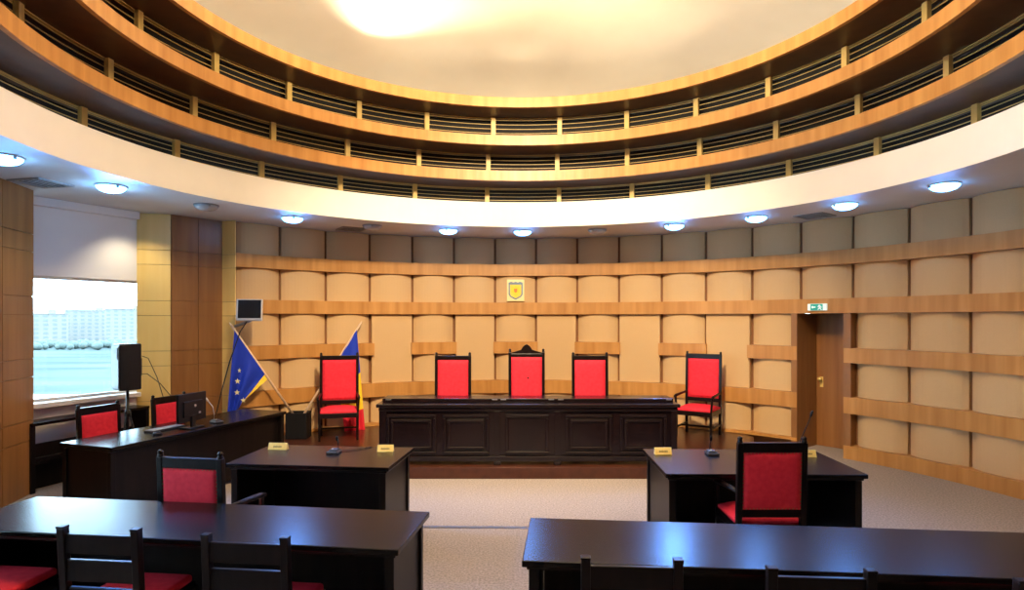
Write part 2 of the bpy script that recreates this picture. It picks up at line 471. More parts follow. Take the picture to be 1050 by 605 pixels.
def block(px, dist, wd_, h, fl_, label):
    x = (px - 525) / 627.6 * dist
    t = thing('apartment_block', label, 'building', (x, dist, gz), math.degrees(math.atan2(-x, dist)), 'apartment blocks on the horizon')
    MB().box((0, 0, h / 2), (wd_, 14, h)).box((0, 0, h + .4), (wd_ + .8, 14.8, .8)).build('wall', 'block', t)
    nb = max(3, int(wd_ / 5)); pane = None
    for f in range(fl_):
        for b in range(nb):
            if pane is None:
                pane = MB().box((0, 0, 0), (wd_ / nb * .5, .3, h / fl_ * .5)).build('window', 'blockwin', t); q = pane
            else:
                q = pane.copy(); COL.objects.link(q)
            q.location = (-wd_ / 2 + wd_ * (b + .5) / nb, -7.05, (f + .55) * h / fl_)
    MB().box((wd_ * .2, 0, h + 2), (wd_ * .15, 6, 3)).build('roof_hut', 'block', t)


BL = [(42, 470, 34, 23, 7, 'pale apartment block at the far left edge of the window view'),
      (64, 900, 80, 27, 8, 'long pale apartment block left of centre on the window horizon'),
      (92, 545, 36, 26.5, 8, 'tall pale apartment block in the middle of the window horizon'),
      (113, 590, 44, 24, 8, 'pale apartment block seen just left above the loudspeaker'),
      (131, 480, 30, 26.5, 9, 'tallest pale apartment block, at the right end of the window view')]
for a in BL: block(*a)
m = MB()
for i in range(46):
    px = 28 + i * 2.6; dist = 400 + random.uniform(-25, 25); x = (px - 525) / 627.6 * dist; rr = random.uniform(1.6, 3.2)
    m.lathe([(rr * .2, 0), (rr * .9, rr * .5), (rr, rr), (rr * .75, rr * 1.6), (rr * .2, rr * 1.95)], (x, dist, gz), 8)
t = m.build('tree_line', 'trees'); t['kind'] = 'stuff'; tag(t, 'hazy row of dark trees in front of the apartment blocks', 'trees')


struct(MB().prism([(-30, -20), (-6.6, -20), (-6.6, 7.5), (-6.0, 10), (-12, 26), (-30, 26)], -1.5, -1.2).build('ground_bounce', 'white'), 'pale slab added below the window to bounce daylight up')  # unseen slab, added to throw sky-blue light onto the ceiling

# ================================================================== FURNITURE
def uphol(w_, h_, t_, dep=.012):
    """a softly padded panel in the xz plane, centred, thickness t along y"""
    m = MB(); nx, nz = 10, 12; vs = []; fs = []
    for side in (-1, 1):
        for j in range(nz + 1):
            for i in range(nx + 1):
                u = -1 + 2 * i / nx; v = -1 + 2 * j / nz
                b = (1 - abs(u) ** 5) * (1 - abs(v) ** 5)
                vs.append((u * w_ / 2, side * (t_ / 2 + dep * b), v * h_ / 2))
    K = (nx + 1) * (nz + 1)
    for sd in (0, 1):
        for j in range(nz):
            for i in range(nx):
                a = sd * K + j * (nx + 1) + i
                fs.append((a, a + 1, a + nx + 2, a + nx + 1))
    per = [i for i in range(nx + 1)] + [j * (nx + 1) + nx for j in range(1, nz + 1)] + [nz * (nx + 1) + i for i in range(nx - 1, -1, -1)] + [j * (nx + 1) for j in range(nz - 1, 0, -1)]
    for i in range(len(per)):
        a, b = per[i], per[(i + 1) % len(per)]
        fs.append((a, b, b + K, a + K))
    m.add(vs, fs, True)
    return m


def shift(m, dx=0, dy=0, dz_=0):
    m.v = [(x + dx, y + dy, z + dz_) for x, y, z in m.v]; return m


def armchair(label, loc, rz, w_=.52, dep=.48, seat=.47, top=1.08, ub=.585, ut=.985, arms=True, crest=False, nails=False, group=None, tuft=False, button=False, rail_h=.075):
    """upholstered courtroom chair facing local +y; origin on the floor under the seat's middle"""
    t = thing('upholstered_armchair', label, 'chair', loc, rz, group)
    yb, yf = -dep / 2, dep / 2; pw = .042; hx = w_ / 2 - pw / 2
    for s in (-1, 1):
        m = MB().bar((s * hx, yb, 0.001), (s * hx, yb, seat), pw).bar((s * hx, yb, seat - .02), (s * hx, yb - .03, top - .03), pw)
        m.lathe([(.012, 0), (.024, .012), (.016, .028), (.022, .04), (.006, .055)], (s * hx, yb - .031, top - .035), 10)
        m.build('back_post', 'frame', t, bevel=.005)
        MB().box((s * hx, yf, seat * .5 - .03), (pw, pw, seat - .062), tap=.72).build('leg', 'frame', t, bevel=.004)
    MB().box((0, yf, seat - .065), (w_, .035, .07)).box((0, yb, seat - .065), (w_ - .08, .035, .07)).box((-hx, 0, seat - .065), (.03, dep - .04, .07)).box((hx, 0, seat - .065), (.03, dep - .04, .07)).build('seat_frame', 'frame', t, bevel=.004)
    for s in (-1, 1):
        MB().box((s * hx, 0, .16), (.022, dep - .04, .028)).build('stretcher', 'frame', t)
    MB().box((0, .02, .16), (w_ - .06, .022, .028)).build('stretcher', 'frame', t)
    m = MB(); nx = 8; vs = []; fs = []
    for j in range(nx + 1):
        for i in range(nx + 1):
            u = -1 + 2 * i / nx; v = -1 + 2 * j / nz_ if False else -1 + 2 * j / nx
            h = .05 * (1 - abs(u) ** 4) * (1 - abs(v) ** 4)
            vs.append((u * (w_ / 2 - .012), v * (dep / 2 - .005) + .012, seat + h))
    K = len(vs); vs += [(x, y, seat - .035) for x, y, z in vs]
    for j in range(nx):
        for i in range(nx):
            a = j * (nx + 1) + i
            fs += [(a, a + 1, a + nx + 2, a + nx + 1), (K + a, K + a + 1, K + a + nx + 2, K + a + nx + 1)]
    per = [i for i in range(nx + 1)] + [j * (nx + 1) + nx for j in range(1, nx + 1)] + [nx * (nx + 1) + i for i in range(nx - 1, -1, -1)] + [j * (nx + 1) for j in range(nx - 1, 0, -1)]
    for i in range(len(per)):
        a, b = per[i], per[(i + 1) % len(per)]; fs.append((a, b, b + K, a + K))
    m.add(vs, fs, True).build('seat', 'red', t)
    lean = .03 / (top - seat)
    yat = lambda z: yb - lean * (z - seat)
    zc = (ub + ut) / 2
    pad = uphol(w_ - 2 * pw + .004, ut - ub, .030)
    if tuft:
        vv = []
        for x, y, z in pad.v:
            dmin = min(math.hypot(x - tx, z - tz) for tx in (-.1, .1) for tz in (-.2, 0, .2)); vv.append((x, y * (1 - .75 * math.exp(-(dmin / .035) ** 2)), z))
        pad.v = vv
    pad.v = [(x, y + yat(z + zc), z + zc) for x, y, z in pad.v]
    bk = pad.build('backrest', 'red', t)
    if button:
        MB().lathe([(.014, 0), (.012, .006), (.004, .009)], (0, 0, 0), 10).build('button', 'frame', bk)
        q = bk.children[0]; q.rotation_euler = (R(-90), 0, 0); q.location = (-.02, yat(zc) + .026, zc + .06)
    MB().box((0, yat(top - .05), ut + rail_h / 2), (w_ - pw, .036, rail_h)).build('top_rail', 'frame', t, bevel=.005)
    if crest:
        zz = ut + rail_h - .004; hw = w_ / 2 - pw / 2
        pl = [(-hw, 0)]
        for i in range(25):
            u = -1 + 2 * i / 24; a = abs(u)
            h = .014 + .070 * max(0, 1 - a) ** 1.1
            if a < .33: h += .028
            if a < .20: h += .014 + .012 * math.cos(a / .2 * math.pi / 2)
            pl.append((u * hw, h))
        pl.append((hw, 0))
        m = MB().outline(pl, yat(top) - .018, yat(top) + .018, (0, zz)); m.build('crest', 'frame', t)
    MB().box((0, yat(ub - .035), ub - .03), (w_ - pw, .034, .06)).build('lower_rail', 'frame', t, bevel=.004)
    if nails:
        hw = w_ / 2 - pw - .004; hz = (ut - ub) / 2 - .006
        sp_ = [(-hw + 2 * hw * i / 16, sz * hz) for i in range(17) for sz in (-1, 1)] + [(sx * hw, -hz + 2 * hz * i / 15) for i in range(1, 15) for sx in (-1, 1)]
        nl = None
        for x, z in sp_:
            if nl is None:
                nl = MB().lathe([(.0045, 0), (.004, .002), (.001, .0035)], (0, 0, 0), 8).build('nail', 'brass_dark', bk); q = nl
            else:
                q = nl.copy(); COL.objects.link(q)
            q.location = (x, yat(zc + z) - .016, zc + z); q.rotation_euler = (R(90), 0, 0)
    if arms:
        za = seat + .20
        for s in (-1, 1):
            m = MB().tube([(s * hx, yat(za) + .01, za + .02), (s * (hx + .012), 0, za + .012), (s * (hx + .02), yf - .04, za), (s * (hx + .022), yf + .03, za - .012)], [.018, .02, .024, .016], 8)
            m.build('armrest', 'frame', t)
            MB().bar((s * hx, yf, seat - .04), (s * (hx + .018), yf - .01, za - .01), .03).build('arm_post', 'frame', t, bevel=.004)
    return t


def face(dx, dy): return math.degrees(math.atan2(-dx, dy))


DZ = dz
# judges' chairs, behind the bench
JG = 'tall red chairs behind the bench'
for px_, kind in ((464.5, 0), (540, 1), (605, 2)):
    x = (px_ - 525) / 627.6 * 8.75
    lab = ('tall red chair with a plain top rail behind the left half of the long bench',
           'tall red chair with a carved crest behind the middle of the long bench',
           'tall red chair with a plain top rail behind the right half of the long bench')[kind]
    armchair(lab, (x, 8.51, DZ), 180, .52, .46, .47, 1.41 if kind == 1 else 1.36, .60, 1.31 if kind == 1 else 1.268, crest=kind == 1, button=kind == 1, group=JG, rail_h=.062 if kind != 1 else .05)
# chairs at the ends of the dais
armchair('tall red tufted armchair standing left of the long bench, before the flag', (-2.70, 9.55, DZ), face(.25, -.97), .60, .50, .45, 1.30, .56, 1.20, group='tall red armchairs at the dais ends', tuft=True, rail_h=.07)
armchair('tall red armchair turned sideways standing right of the long bench on the dais', (2.96, 9.72, DZ), face(-.55, -.83), .58, .52, .45, 1.31, .58, 1.21, group='tall red armchairs at the dais ends', rail_h=.08)
# counsel chairs seen from behind
armchair('red upholstered armchair seen from behind at the left counsel desk', (-2.19, 4.50, 0), -9, .50, .46, .46, 1.07, .55, .965, nails=True, group='red armchairs at the counsel desks', rail_h=.075)
armchair('red upholstered armchair seen from behind at the right counsel desk', (1.955, 4.86, 0), 0, .525, .46, .47, 1.10, .565, 1.0, nails=True, group='red armchairs at the counsel desks', rail_h=.072)
# clerk chairs
ax = Vector((.334, .942, 0)); nx_ = Vector((.942, -.334, 0))
for s_, lab in ((.577, 'red chair at the clerk desk nearest the oak column, beneath the window'), (1.50, 'red chair at the clerk desk behind the computer monitor')):
    p = Vector((-4.84, 6.357, 0)) + ax * s_ + nx_ * .24
    armchair(lab, p, face(*nx_[:2]), .50, .46, .46, 1.04, .56, .94, group='red chairs at the clerk desk', rail_h=.085)


# ladder-back chairs in the foreground
def ladder_chair(label, loc, rz, group):
    t = thing('ladder_back_chair', label, 'chair', loc, rz, group)
    w_, dep, seat, top = .46, .44, .45, .90; pw = .042; hx = w_ / 2 - pw / 2; yb = -dep / 2; yf = dep / 2
    for s in (-1, 1):
        MB().bar((s * hx, yb, .001), (s * hx, yb, seat), pw).bar((s * hx, yb, seat - .02), (s * hx, yb - .03, top), pw).box((s * hx, yb - .031, top + .004), (pw + .004, pw + .004, .012)).build('back_post', 'frame', t, bevel=.004)
        MB().box((s * hx, yf, seat / 2 - .02), (pw, pw, seat - .041), tap=.75).build('leg', 'frame', t, bevel=.004)
    for z0, z1 in ((.765, .868), (.615, .73), (.50, .58)):
        zc = (z0 + z1) / 2
        MB().box((0, yb - .03 * (zc - seat) / (top - seat), zc), (w_ - pw, .024, z1 - z0)).build('slat', 'frame', t, bevel=.004)
    MB().box((0, yf, seat - .05), (w_ - .03, .03, .07)).box((-hx, 0, seat - .05), (.028, dep - .04, .07)).box((hx, 0, seat - .05), (.028, dep - .04, .07)).build('seat_frame', 'frame', t)
    MB().box((0, .012, seat + .005), (w_ - .03, dep - .02, .05)).build('seat', 'red', t, bevel=.02, seg=3)
    for s in (-1, 1): MB().box((s * hx, 0, .17), (.02, dep - .04, .028)).build('stretcher', 'frame', t)
    return t


LG = 'dark ladder-back chairs in the front row'
lc = ladder_chair('dark ladder-back chair at the middle of the left front desk', (-2.14, 3.46, 0), -6, LG)
dup(lc, (-1.32, 3.34, 0), -6, 'dark ladder-back chair nearest the right end of the left front desk')
dup(lc, (-3.02, 3.56, 0), -6, 'dark chair with red seat cut off by the left edge, at the left front desk')
dup(lc, (.565, 3.05, 0), -4, 'dark ladder-back chair nearest the left end of the right front desk')
dup(lc, (1.37, 2.93, 0), -4, 'dark ladder-back chair second from the left at the right front desk')
dup(lc, (2.36, 2.80, 0), -4, 'dark ladder-back chair in the bottom right corner at the right front desk')


def desk(label, c, L, Dp, rz, front='+', side_in=.05, h=.76, group=None, lip=True, feet=False):
    """dark desk; the sitter's side is local -y, modesty panel near +y (or '-')"""
    t = thing('desk', label, 'desk', (c[0], c[1], 0), rz, group)
    MB().box((0, 0, h - .0175), (L, Dp, .035)).build('tabletop', 'desk', t, bevel=.006)
    MB().box((0, 0, h - .045), (L - .045, Dp - .045, .02)).build('moulding', 'desk_side', t, bevel=.005)
    for s in (-1, 1):
        sp = MB().box((s * (L / 2 - side_in - .02), 0, (h - .056) / 2 + .001), (.04, Dp - .10, h - .058)).build('side_panel', 'desk_side', t, bevel=.004)
        for q in (-1, 1): MB().box((s * (L / 2 - side_in - .012), q * (Dp / 2 - .055), (h - .056) / 2 + .001), (.056, .05, h - .06)).build('stile', 'desk_side', sp, bevel=.004)
    y = (Dp / 2 - .10) * (1 if front == '+' else -1)
    MB().box((0, y, (h - .056) / 2 + .03), (L - 2 * side_in - .085, .025, h - .12)).build('modesty_panel', 'desk_side', t)
    return t


desk('long dark front desk on the left, nearest the camera', (-1.97, 3.79), 2.82, .66, -7.1, group='front desks')
desk('long dark front desk on the right, nearest the camera', (1.65, 3.338), 3.15, .69, -5.3, group='front desks')
desk('dark counsel desk on the left with two brass name plates', (-1.705, 5.58), 1.44, .80, -6, group='counsel desks')
desk('dark counsel desk on the right beyond the red armchair', (2.045, 5.365), 1.61, .95, -1, group='counsel desks')
dk = desk('long dark clerk desk with the computer, along the left under the window', (-3.79, 7.19), 2.48, .73, 70.5, front='-', side_in=.03)

# judges' bench
t = thing('judge_bench', 'long dark panelled bench with raised ledge on the dais', 'bench', (.205, 7.78, DZ))
BW, bh = 3.80, .775
MB().bb(-BW / 2, BW / 2, 0.02, .45, .06, bh - .05).build('body', 'bench', t)
MB().bb(-BW / 2 - .03, BW / 2 + .03, -.035, .50, bh - .045, bh).build('counter_top', 'bench', t, bevel=.012, seg=3)
MB().bb(-BW / 2, BW / 2, -.012, .44, bh - .09, bh - .047).build('cornice', 'bench', t, bevel=.008)
MB().bb(-1.885, 1.885, .15, .50, bh + .001, bh + .048).build('ledge', 'bench', t, bevel=.005)
MB().bb(-BW / 2 - .012, BW / 2 + .012, -.018, .44, .045, .115).build('plinth', 'bench', t, bevel=.010)


def frame_ring(m, x0, x1, z0, z1, wd_, y0, y1):
    m.bb(x0, x1, y0, y1, z0, z0 + wd_).bb(x0, x1, y0, y1, z1 - wd_, z1).bb(x0, x0 + wd_, y0, y1, z0 + wd_, z1 - wd_).bb(x1 - wd_, x1, y0, y1, z0 + wd_, z1 - wd_)
    return m


PX = lambda p: (p - 525) / 627.6 * 7.78 - .205
for x0, x1, kind in ((396, 447, 0), (454, 501.5, 0), (518, 563, 1), (580, 628, 0), (636, 684, 0)):
    x0, x1 = PX(x0), PX(x1)
    p = frame_ring(MB(), x0, x1, .135, .64, .040, -.014, .02).build('panel_moulding', 'bench', t, bevel=.013, seg=3)
    if kind == 0:
        MB().bb(x0 + .055, x1 - .055, .004, .02, .19, .59).build('raised_panel', 'bench', p, bevel=.012)
        frame_ring(MB(), x0 + .060, x1 - .060, .20, .575, .032, -.016, .006).build('inner_moulding', 'bench', p, bevel=.010, seg=3)
    else:
        MB().bb(x0 + .042, x1 - .042, .010, .02, .177, .60).build('raised_panel', 'bench', p, bevel=.004)
for px_ in (393, 510, 571.5, 691):
    x = PX(px_)
    MB().bb(x - .035, x + .035, -.010, .02, .115, bh - .09).build('pilaster', 'bench', t, bevel=.005)
    MB().bb(x - .045, x + .045, -.03, .06, 0.001, .045).build('foot', 'bench', t, bevel=.006)
for px_ in (507, 516, 566, 576, 396, 689):
    x = PX(px_)
    MB().bb(x - .035, x + .035, .138, .15, bh + .030, bh + .043).build('bracket', 'metal', t)

# low open cabinet under the window
A = Vector((-5.47, 6.97, 0)); Bq = Vector((-5.0, 8.45, 0)); cd = (Bq - A).normalized(); cn_ = Vector((-cd.y, cd.x, 0)); Lc = (Bq - A).length
t = thing('low_shelf_unit', 'low black open shelf unit under the window beside the oak column', 'shelf unit', A, math.degrees(math.atan2(cd.y, cd.x)))
zt_ = .805
MB().bb(0, Lc, 0, .30, zt_ - .035, zt_).build('top_board', 'desk', t, bevel=.004)
for x0 in (0.0, Lc * .5, Lc - .05): MB().bb(x0, x0 + .05, 0.01, .28, .001, zt_ - .036).build('upright', 'desk_side', t, bevel=.003)
MB().bb(.05, Lc - .05, .24, .27, .36, .52).build('back_panel', 'desk_side', t)
MB().bb(.05, Lc - .05, .02, .27, .32, .352).build('shelf', 'desk', t)
MB().bb(.05, Lc - .05, .20, .23, .002, .32).build('lower_panel', 'desk_side', t)

# ------------------------------------------------------------------ loudspeaker on a tripod
sx, sy = -4.90, 7.80
t = thing('speaker_stand', 'black tripod stand carrying the loudspeaker by the window', 'stand', (sx, sy, 0))
MB().tube([(0, 0, .30), (0, 0, 1.10)], .018, 10).build('pole', 'blackplastic', t)
MB().tube([(0, 0, .76), (0, 0, .84)], .03, 10).build('collar', 'blackplastic', t)
MB().tube([(0, 0, .30), (0, 0, .36)], .026, 10).build('hub', 'blackplastic', t)
for k in range(3):
    a = R(30 + 120 * k); e = (.21 * math.cos(a), .21 * math.sin(a))
    lg = MB().tube([(.02 * math.cos(a), .02 * math.sin(a), .80), (e[0], e[1], .012)], .011, 8).build('leg', 'blackplastic', t)
    MB().tube([(0, 0, .33), (e[0] * .6, e[1] * .6, .325)], .007, 6).build('brace', 'blackplastic', lg)
t = thing('loudspeaker', 'black loudspeaker in front of the window', 'loudspeaker', (sx, sy, 1.10), 0)
t.rotation_euler = (0, 0, R(138))
sp = MB(); prof = [(-.145, .13), (.145, .13), (.15, .02), (.11, -.13), (-.11, -.13), (-.15, .02)]
sp.prism(prof, .002, .59).build('cabinet', 'blackplastic', t, bevel=.018, seg=3)
MB().bb(-.145, .145, .131, .142,   .03, .56).build('grille', 'darkgrey', t, bevel=.006)
MB().bb(-.12, .12, .1425, .150, .40, .54).build('horn', 'darkgrey', t, bevel=.02)
MB().bb(-.07, .07, -.145, -.131, .18, .40).build('rear_plate', 'darkgrey', t)
m = MB().tube([(-4.735, 7.83, 1.53), (-4.66, 7.84, 1.50), (-4.60, 7.93, 1.25), (-4.55, 8.0, .95), (-4.5, 8.02, .5), (-4.5, 8.02, .005)], .005, 6)
tag(m.build('speaker_cable', 'blackplastic'), 'thin dark cable hanging from the upper back of the loudspeaker', 'cable')
m = MB().tube([(-4.735, 7.83, 1.30), (-4.68, 7.85, 1.30), (-4.60, 8.00, 1.16), (-4.50, 8.16, .92), (-4.46, 8.2, .4), (-4.46, 8.2, .005)], .005, 6)
tag(m.build('speaker_cable', 'blackplastic'), 'thin dark cable hanging from the lower back of the loudspeaker', 'cable')

# ------------------------------------------------------------------ things on the clerk desk
TZ = .7605
p = (-3.665, 7.0)
t = thing('computer_monitor', 'black computer monitor seen from behind on the clerk desk', 'monitor', (p[0], p[1], TZ), 77)
MB().prism([(-.12, -.08), (.12, -.08), (.10, .08), (-.10, .08)], 0, .012).build('foot', 'blackplastic', t, bevel=.004)
MB().box((0, -.02, .08), (.06, .03, .14)).build('neck', 'blackplastic', t, bevel=.005)
cs = MB().box((0, 0, .235), (.43, .035, .32)).box((0, -.022, .22), (.30, .02, .18)).build('housing', 'blackplastic', t, bevel=.006)
MB().bb(-.20, .20, .0176, .0195, .095, .38).build('screen', 'screen', t)
MB().tube([(.02, -.033, .25), (.02, -.036, .25)], .016, 12).build('badge', 'silver', cs)
MB().box((.09, -.034, .165), (.03, .006, .02)).build('socket', 'silver', cs)
t = thing('keyboard', 'slim keyboard on the clerk desk in front of the chair', 'keyboard', (-3.90, 6.88, TZ), 70.5)
MB().box((0, 0, .009), (.42, .14, .018)).build('base', 'darkgrey', t, bevel=.004)
m = MB().box((0, 0, .0205), (.40, .125, .005))
m.build('keys', 'grey', t)
t = thing('computer_mouse', 'black mouse on the near end of the clerk desk', 'mouse', (-3.80, 6.56, TZ), 60)
MB().lathe([(.034, 0), (.036, .010), (.030, .024), (.016, .034), (.003, .037)], (0, 0, 0), 16).build('shell', 'blackplastic', t, smooth=True)
t.scale = (1.45, 1, 1)


def mic(label, loc, rz, pts, pale=False, group='desk microphones'):
    t = thing('desk_microphone', label, 'microphone', loc, rz, group)
    MB().prism([(-.055, -.075), (.055, -.075), (.048, .06), (-.048, .06)], 0, .022).build('base', 'darkgrey', t, bevel=.008)
    MB().prism([(-.040, -.05), (.040, -.05), (.034, .05), (-.034, .05)], .0225, .036).build('console', 'darkgrey', t, bevel=.005)
    MB().tube([(-.012, -.02, .036), (-.012, -.02, .044)], .010, 10).build('talk_button', 'silver', t)
    MB().tube(pts, .0045, 8).build('gooseneck', 'silver' if pale else 'blackplastic', t)
    a, b = Vector(pts[-2]), Vector(pts[-1]); d_ = (b - a).normalized()
    MB().tube([b, b + d_ * .012, b + d_ * .05, b + d_ * .06], [.006, .011, .011, .005], 10).build('microphone_head', 'silver' if pale else 'blackplastic', t)
    return t


mic('desk microphone with a pale gooseneck on the clerk desk', (-3.55, 7.34, TZ), 60, [(0, .04, .03), (0, .035, .10), (-.01, .05, .19), (-.03, .10, .25)], True)
mic('desk microphone in the middle of the left counsel desk', (-1.645, 5.68, TZ), -6, [(.02, .04, .03), (.02, .035, .07), (.02, .02, .10)])
mic('desk microphone at the left of the right counsel desk', (1.83, 5.62, TZ), 0, [(.0, .04, .03), (.0, .035, .08), (.0, .02, .115)])
mic('desk microphone with a long thin neck beside the right armchair', (2.635, 5.62, TZ), 0, [(.0, .04, .03), (.03, .035, .12), (.09, .03, .26), (.115, .02, .34)])
m = MB().tube([(-1.60, 5.735, TZ + .008), (-1.50, 5.76, TZ + .006), (-1.40, 5.86, TZ + .006), (-1.36, 5.93, TZ + .004)], .004, 6)
tag(m.build('microphone_cord', 'blackplastic'), 'thin black cord running from the left counsel microphone', 'cord')


def plate(label, loc, rz, w_=.17):
    t = thing('name_plate', label, 'name plate', loc, rz, 'brass name plates')
    MB().add([(-w_ / 2, -.028, 0), (w_ / 2, -.028, 0), (w_ / 2, .028, 0), (-w_ / 2, .028, 0), (-w_ / 2, -.004, .062), (w_ / 2, -.004, .062), (w_ / 2, .004, .062), (-w_ / 2, .004, .062)],
             [(3, 2, 1, 0), (4, 5, 6, 7), (0, 1, 5, 4), (1, 2, 6, 5), (2, 3, 7, 6), (3, 0, 4, 7)]).build('plate', 'brass', t, bevel=.002)
    m = MB(); q = Matrix.Rotation(R(-21), 3, 'X')
    for i in range(9): m.box((-.036 + .009 * i, -.0185, .029), (.006, .0016, .013 + .004 * (i % 3 == 0)), rot=q)
    m.build('engraving', 'brass_dark', t)
    return t


plate('brass name plate at the left end of the left counsel desk', (-2.225, 5.83, TZ), -6, .185)
plate('brass name plate at the right end of the left counsel desk', (-1.185, 5.74, TZ), 0, .15)
plate('brass name plate at the left corner of the right counsel desk', (1.385, 5.62, TZ), 2, .155)
plate('brass name plate partly behind the right red armchair', (2.66, 5.52, TZ), -4, .15)

# ------------------------------------------------------------------ flags
t = thing('flag_stand', 'black box stand holding the two flag poles', 'flag stand', (-3.34, 9.58, DZ), 4)
bx = MB()
bx.bb(-.15, .15, -.15, .15, 0, .02)
for s in (-1, 1):
    bx.bb(s * .15 - .01, s * .15 + .01, -.15, .15, .0, .40); bx.bb(-.14, .14, s * .14 - .01, s * .14 + .01, 0, .40)
bx.build('box', 'blackplastic', t)
MB().bb(-.135, .135, -.13, .13, .33, .36).build('holder', 'blackplastic', t)


def flag(name, label, base, tip, corners, colours, wave, nv=24, nu=16):
    """corners: cloth corners near tip on the pole, lower on the pole, below that, below tip"""
    base, tip = Vector(base), Vector(tip)
    t = thing(name, label, 'flag', base)
    MB().tube([(0, 0, 0), tip - base], .018, 10).build('flag_pole', 'pole', t)
    d_ = (tip - base).normalized()
    MB().tube([tip - base, tip - base + d_ * .015, tip - base + d_ * .05, tip - base + d_ * .075], [.014, .02, .012, .003], 10).build('finial', 'pole', t)
    T, P, Q, S = [Vector(c) - base for c in corners]

    def pt(u, v):
        a = T.lerp(P, u); b = S.lerp(Q, u); q = a.lerp(b, v)
        f = min(1, v * 3)
        return q + Vector((.2, -1, 0)) * (wave[0] * math.sin(u * wave[1] + v * 1.3) * f + .02)
    for nm, mt, v0, v1, u0, u1 in colours:
        m = MB(); vs = []; fs = []
        for th in (0, .004):
            for j in range(nv + 1):
                for i in range(nu + 1):
                    vs.append(pt(u0 + (u1 - u0) * i / nu, v0 + (v1 - v0) * j / nv) + Vector((0, th, 0)))
        K = (nu + 1) * (nv + 1)
        for j in range(nv):
            for i in range(nu):
                a = j * (nu + 1) + i
                fs += [(a, a + 1, a + nu + 2, a + nu + 1), (K + a, K + a + nu + 1, K + a + nu + 2, K + a + 1)]
        m.add(vs, fs, True).build(nm, mt, t)
    return t, pt


def at(px_, py_, y): return Vector(((px_ - 525) / 627.6 * y, y, 2 - (py_ - 327.3) / 627.6 * y))


eb = (-3.42, 9.56, DZ + .37)
et = at(238, 335, 8.98)
ev = Vector(et) - Vector(eb)
t, pt = flag('starred_flag', 'dark blue flag with yellow stars and gold fringe leaning left from the stand', eb, et,
             [Vector(eb) + ev * .96, Vector(eb) + ev * .42, at(249, 412, 9.06), at(233, 436, 8.95)],
             [('cloth', 'blue', 0, 1, 0, .90), ('fringe', 'yellow', .03, 1, .90, 1.0)], (.035, 13))
st = [(243.5, 391), (243, 402.5), (249.5, 410.5), (245, 380)]
for i, (sx_, sy_) in enumerate(st):
    c_ = at(sx_, sy_, 8.90) - Vector(eb); r1 = .043
    pl = [(r1 * (1 if k % 2 == 0 else .42) * math.sin(k * math.pi / 5), r1 * (1 if k % 2 == 0 else .42) * math.cos(k * math.pi / 5)) for k in range(10)]
    if i == 3: pl = [(x * .6 + .006, z * .8) for x, z in pl]
    MB().outline(pl, c_.y, c_.y + .004, (c_.x, c_.z)).build('star', 'cream', t)
rb = (-3.26, 9.60, DZ + .37); rt = at(369, 333, 10.38); rv = Vector(rt) - Vector(rb)
flag('tricolour_flag', 'blue yellow and red flag leaning right behind the tufted armchair', rb, rt,
     [Vector(rb) + rv * .94, Vector(rb) + rv * .55, at(354, 446, 10.12), at(375, 447, 10.30)],
     [('blue_stripe', 'blue', 0, .40, 0, 1), ('yellow_stripe', 'yellow', .40, .74, 0, 1), ('red_stripe', 'flagred', .74, 1, 0, 1)], (.03, 12), nv=10)

# ------------------------------------------------------------------ wall screen with its arm and cable
t = thing('wall_screen', 'small silver framed screen on an arm high on the oak pier', 'screen', at(256, 318, 8.86), 0)
t.rotation_euler = (R(-6), 0, R(8))
MB().box((0, 0, 0), (.36, .05, .315)).build('frame', 'silver', t, bevel=.008)
MB().box((.004, -.0262, .012), (.315, .004, .262)).build('display', 'screen', t)
w_ = at(256, 318, 8.86)
MB().tube([(0, .03, -.06), (-.02, .13, -.14), (-.30, .38, -.20)], .024, 8).box((-.02, .04, -.05), (.14, .03, .14)).build('arm', 'grey', t)
m = MB().tube([(-3.84, 8.86, 1.96), (-3.90, 8.78, 1.82), (-4.02, 8.72, 1.40), (-4.14, 8.71, .95), (-4.24, 8.70, .50), (-4.30, 8.70, .20), (-4.31, 8.70, .004)], .008, 8)
tag(m.build('screen_cable', 'blackplastic'), 'thin black cable running down from the wall screen beside the starred flag', 'cable')

# ------------------------------------------------------------------ emblem plaque and exit sign
p = pol(5.652, 0); ang = math.degrees(math.atan2((529 - 525) / 627.6 * 11.2 - CX, 11.2 - CY))
ep = pol(5.665, -.72); ez = 2 - (297.8 - 327.3) / 627.6 * 11.21
t = thing('emblem_plaque', 'pale yellow plaque with a shield emblem hung in the middle of the wall', 'plaque', (ep.x, ep.y, ez), .7)
MB().box((0, 0, 0), (.32, .03, .40)).build('board', 'cream', t, bevel=.006)
sh = [(x * 1.12, z * 1.1 - .008) for x, z in [(-.115, .135), (-.07, .15), (-.035, .135), (0, .15), (.035, .135), (.07, .15), (.115, .135), (.115, -.06), (.09, -.10), (0, -.15), (-.09, -.10), (-.115, -.06)]]
MB().outline(sh, -.021, -.0155).build('shield', 'slate', t)
MB().outline([(x * .80, z * .80 - .008) for x, z in sh], -.024, -.0212).build('field', 'gold', t)
eg = [(0, .085), (.022, .07), (.02, .045), (.055, .075), (.075, .04), (.07, -.03), (.04, -.06), (.025, -.095), (0, -.11), (-.025, -.095), (-.04, -.06), (-.07, -.03), (-.075, .04), (-.055, .075), (-.02, .045), (-.022, .07)]
MB().outline(eg, -.027, -.0242).build('eagle', 'yellow', t)
MB().outline([(-.03, .03), (.03, .03), (.03, -.02), (0, -.05), (-.03, -.02)], -.030, -.0272).build('breast_shield', 'orange', t)
MB().bb(-.10, .10, -.0255, -.0213, .105, .128).build('scroll', 'slate', t)

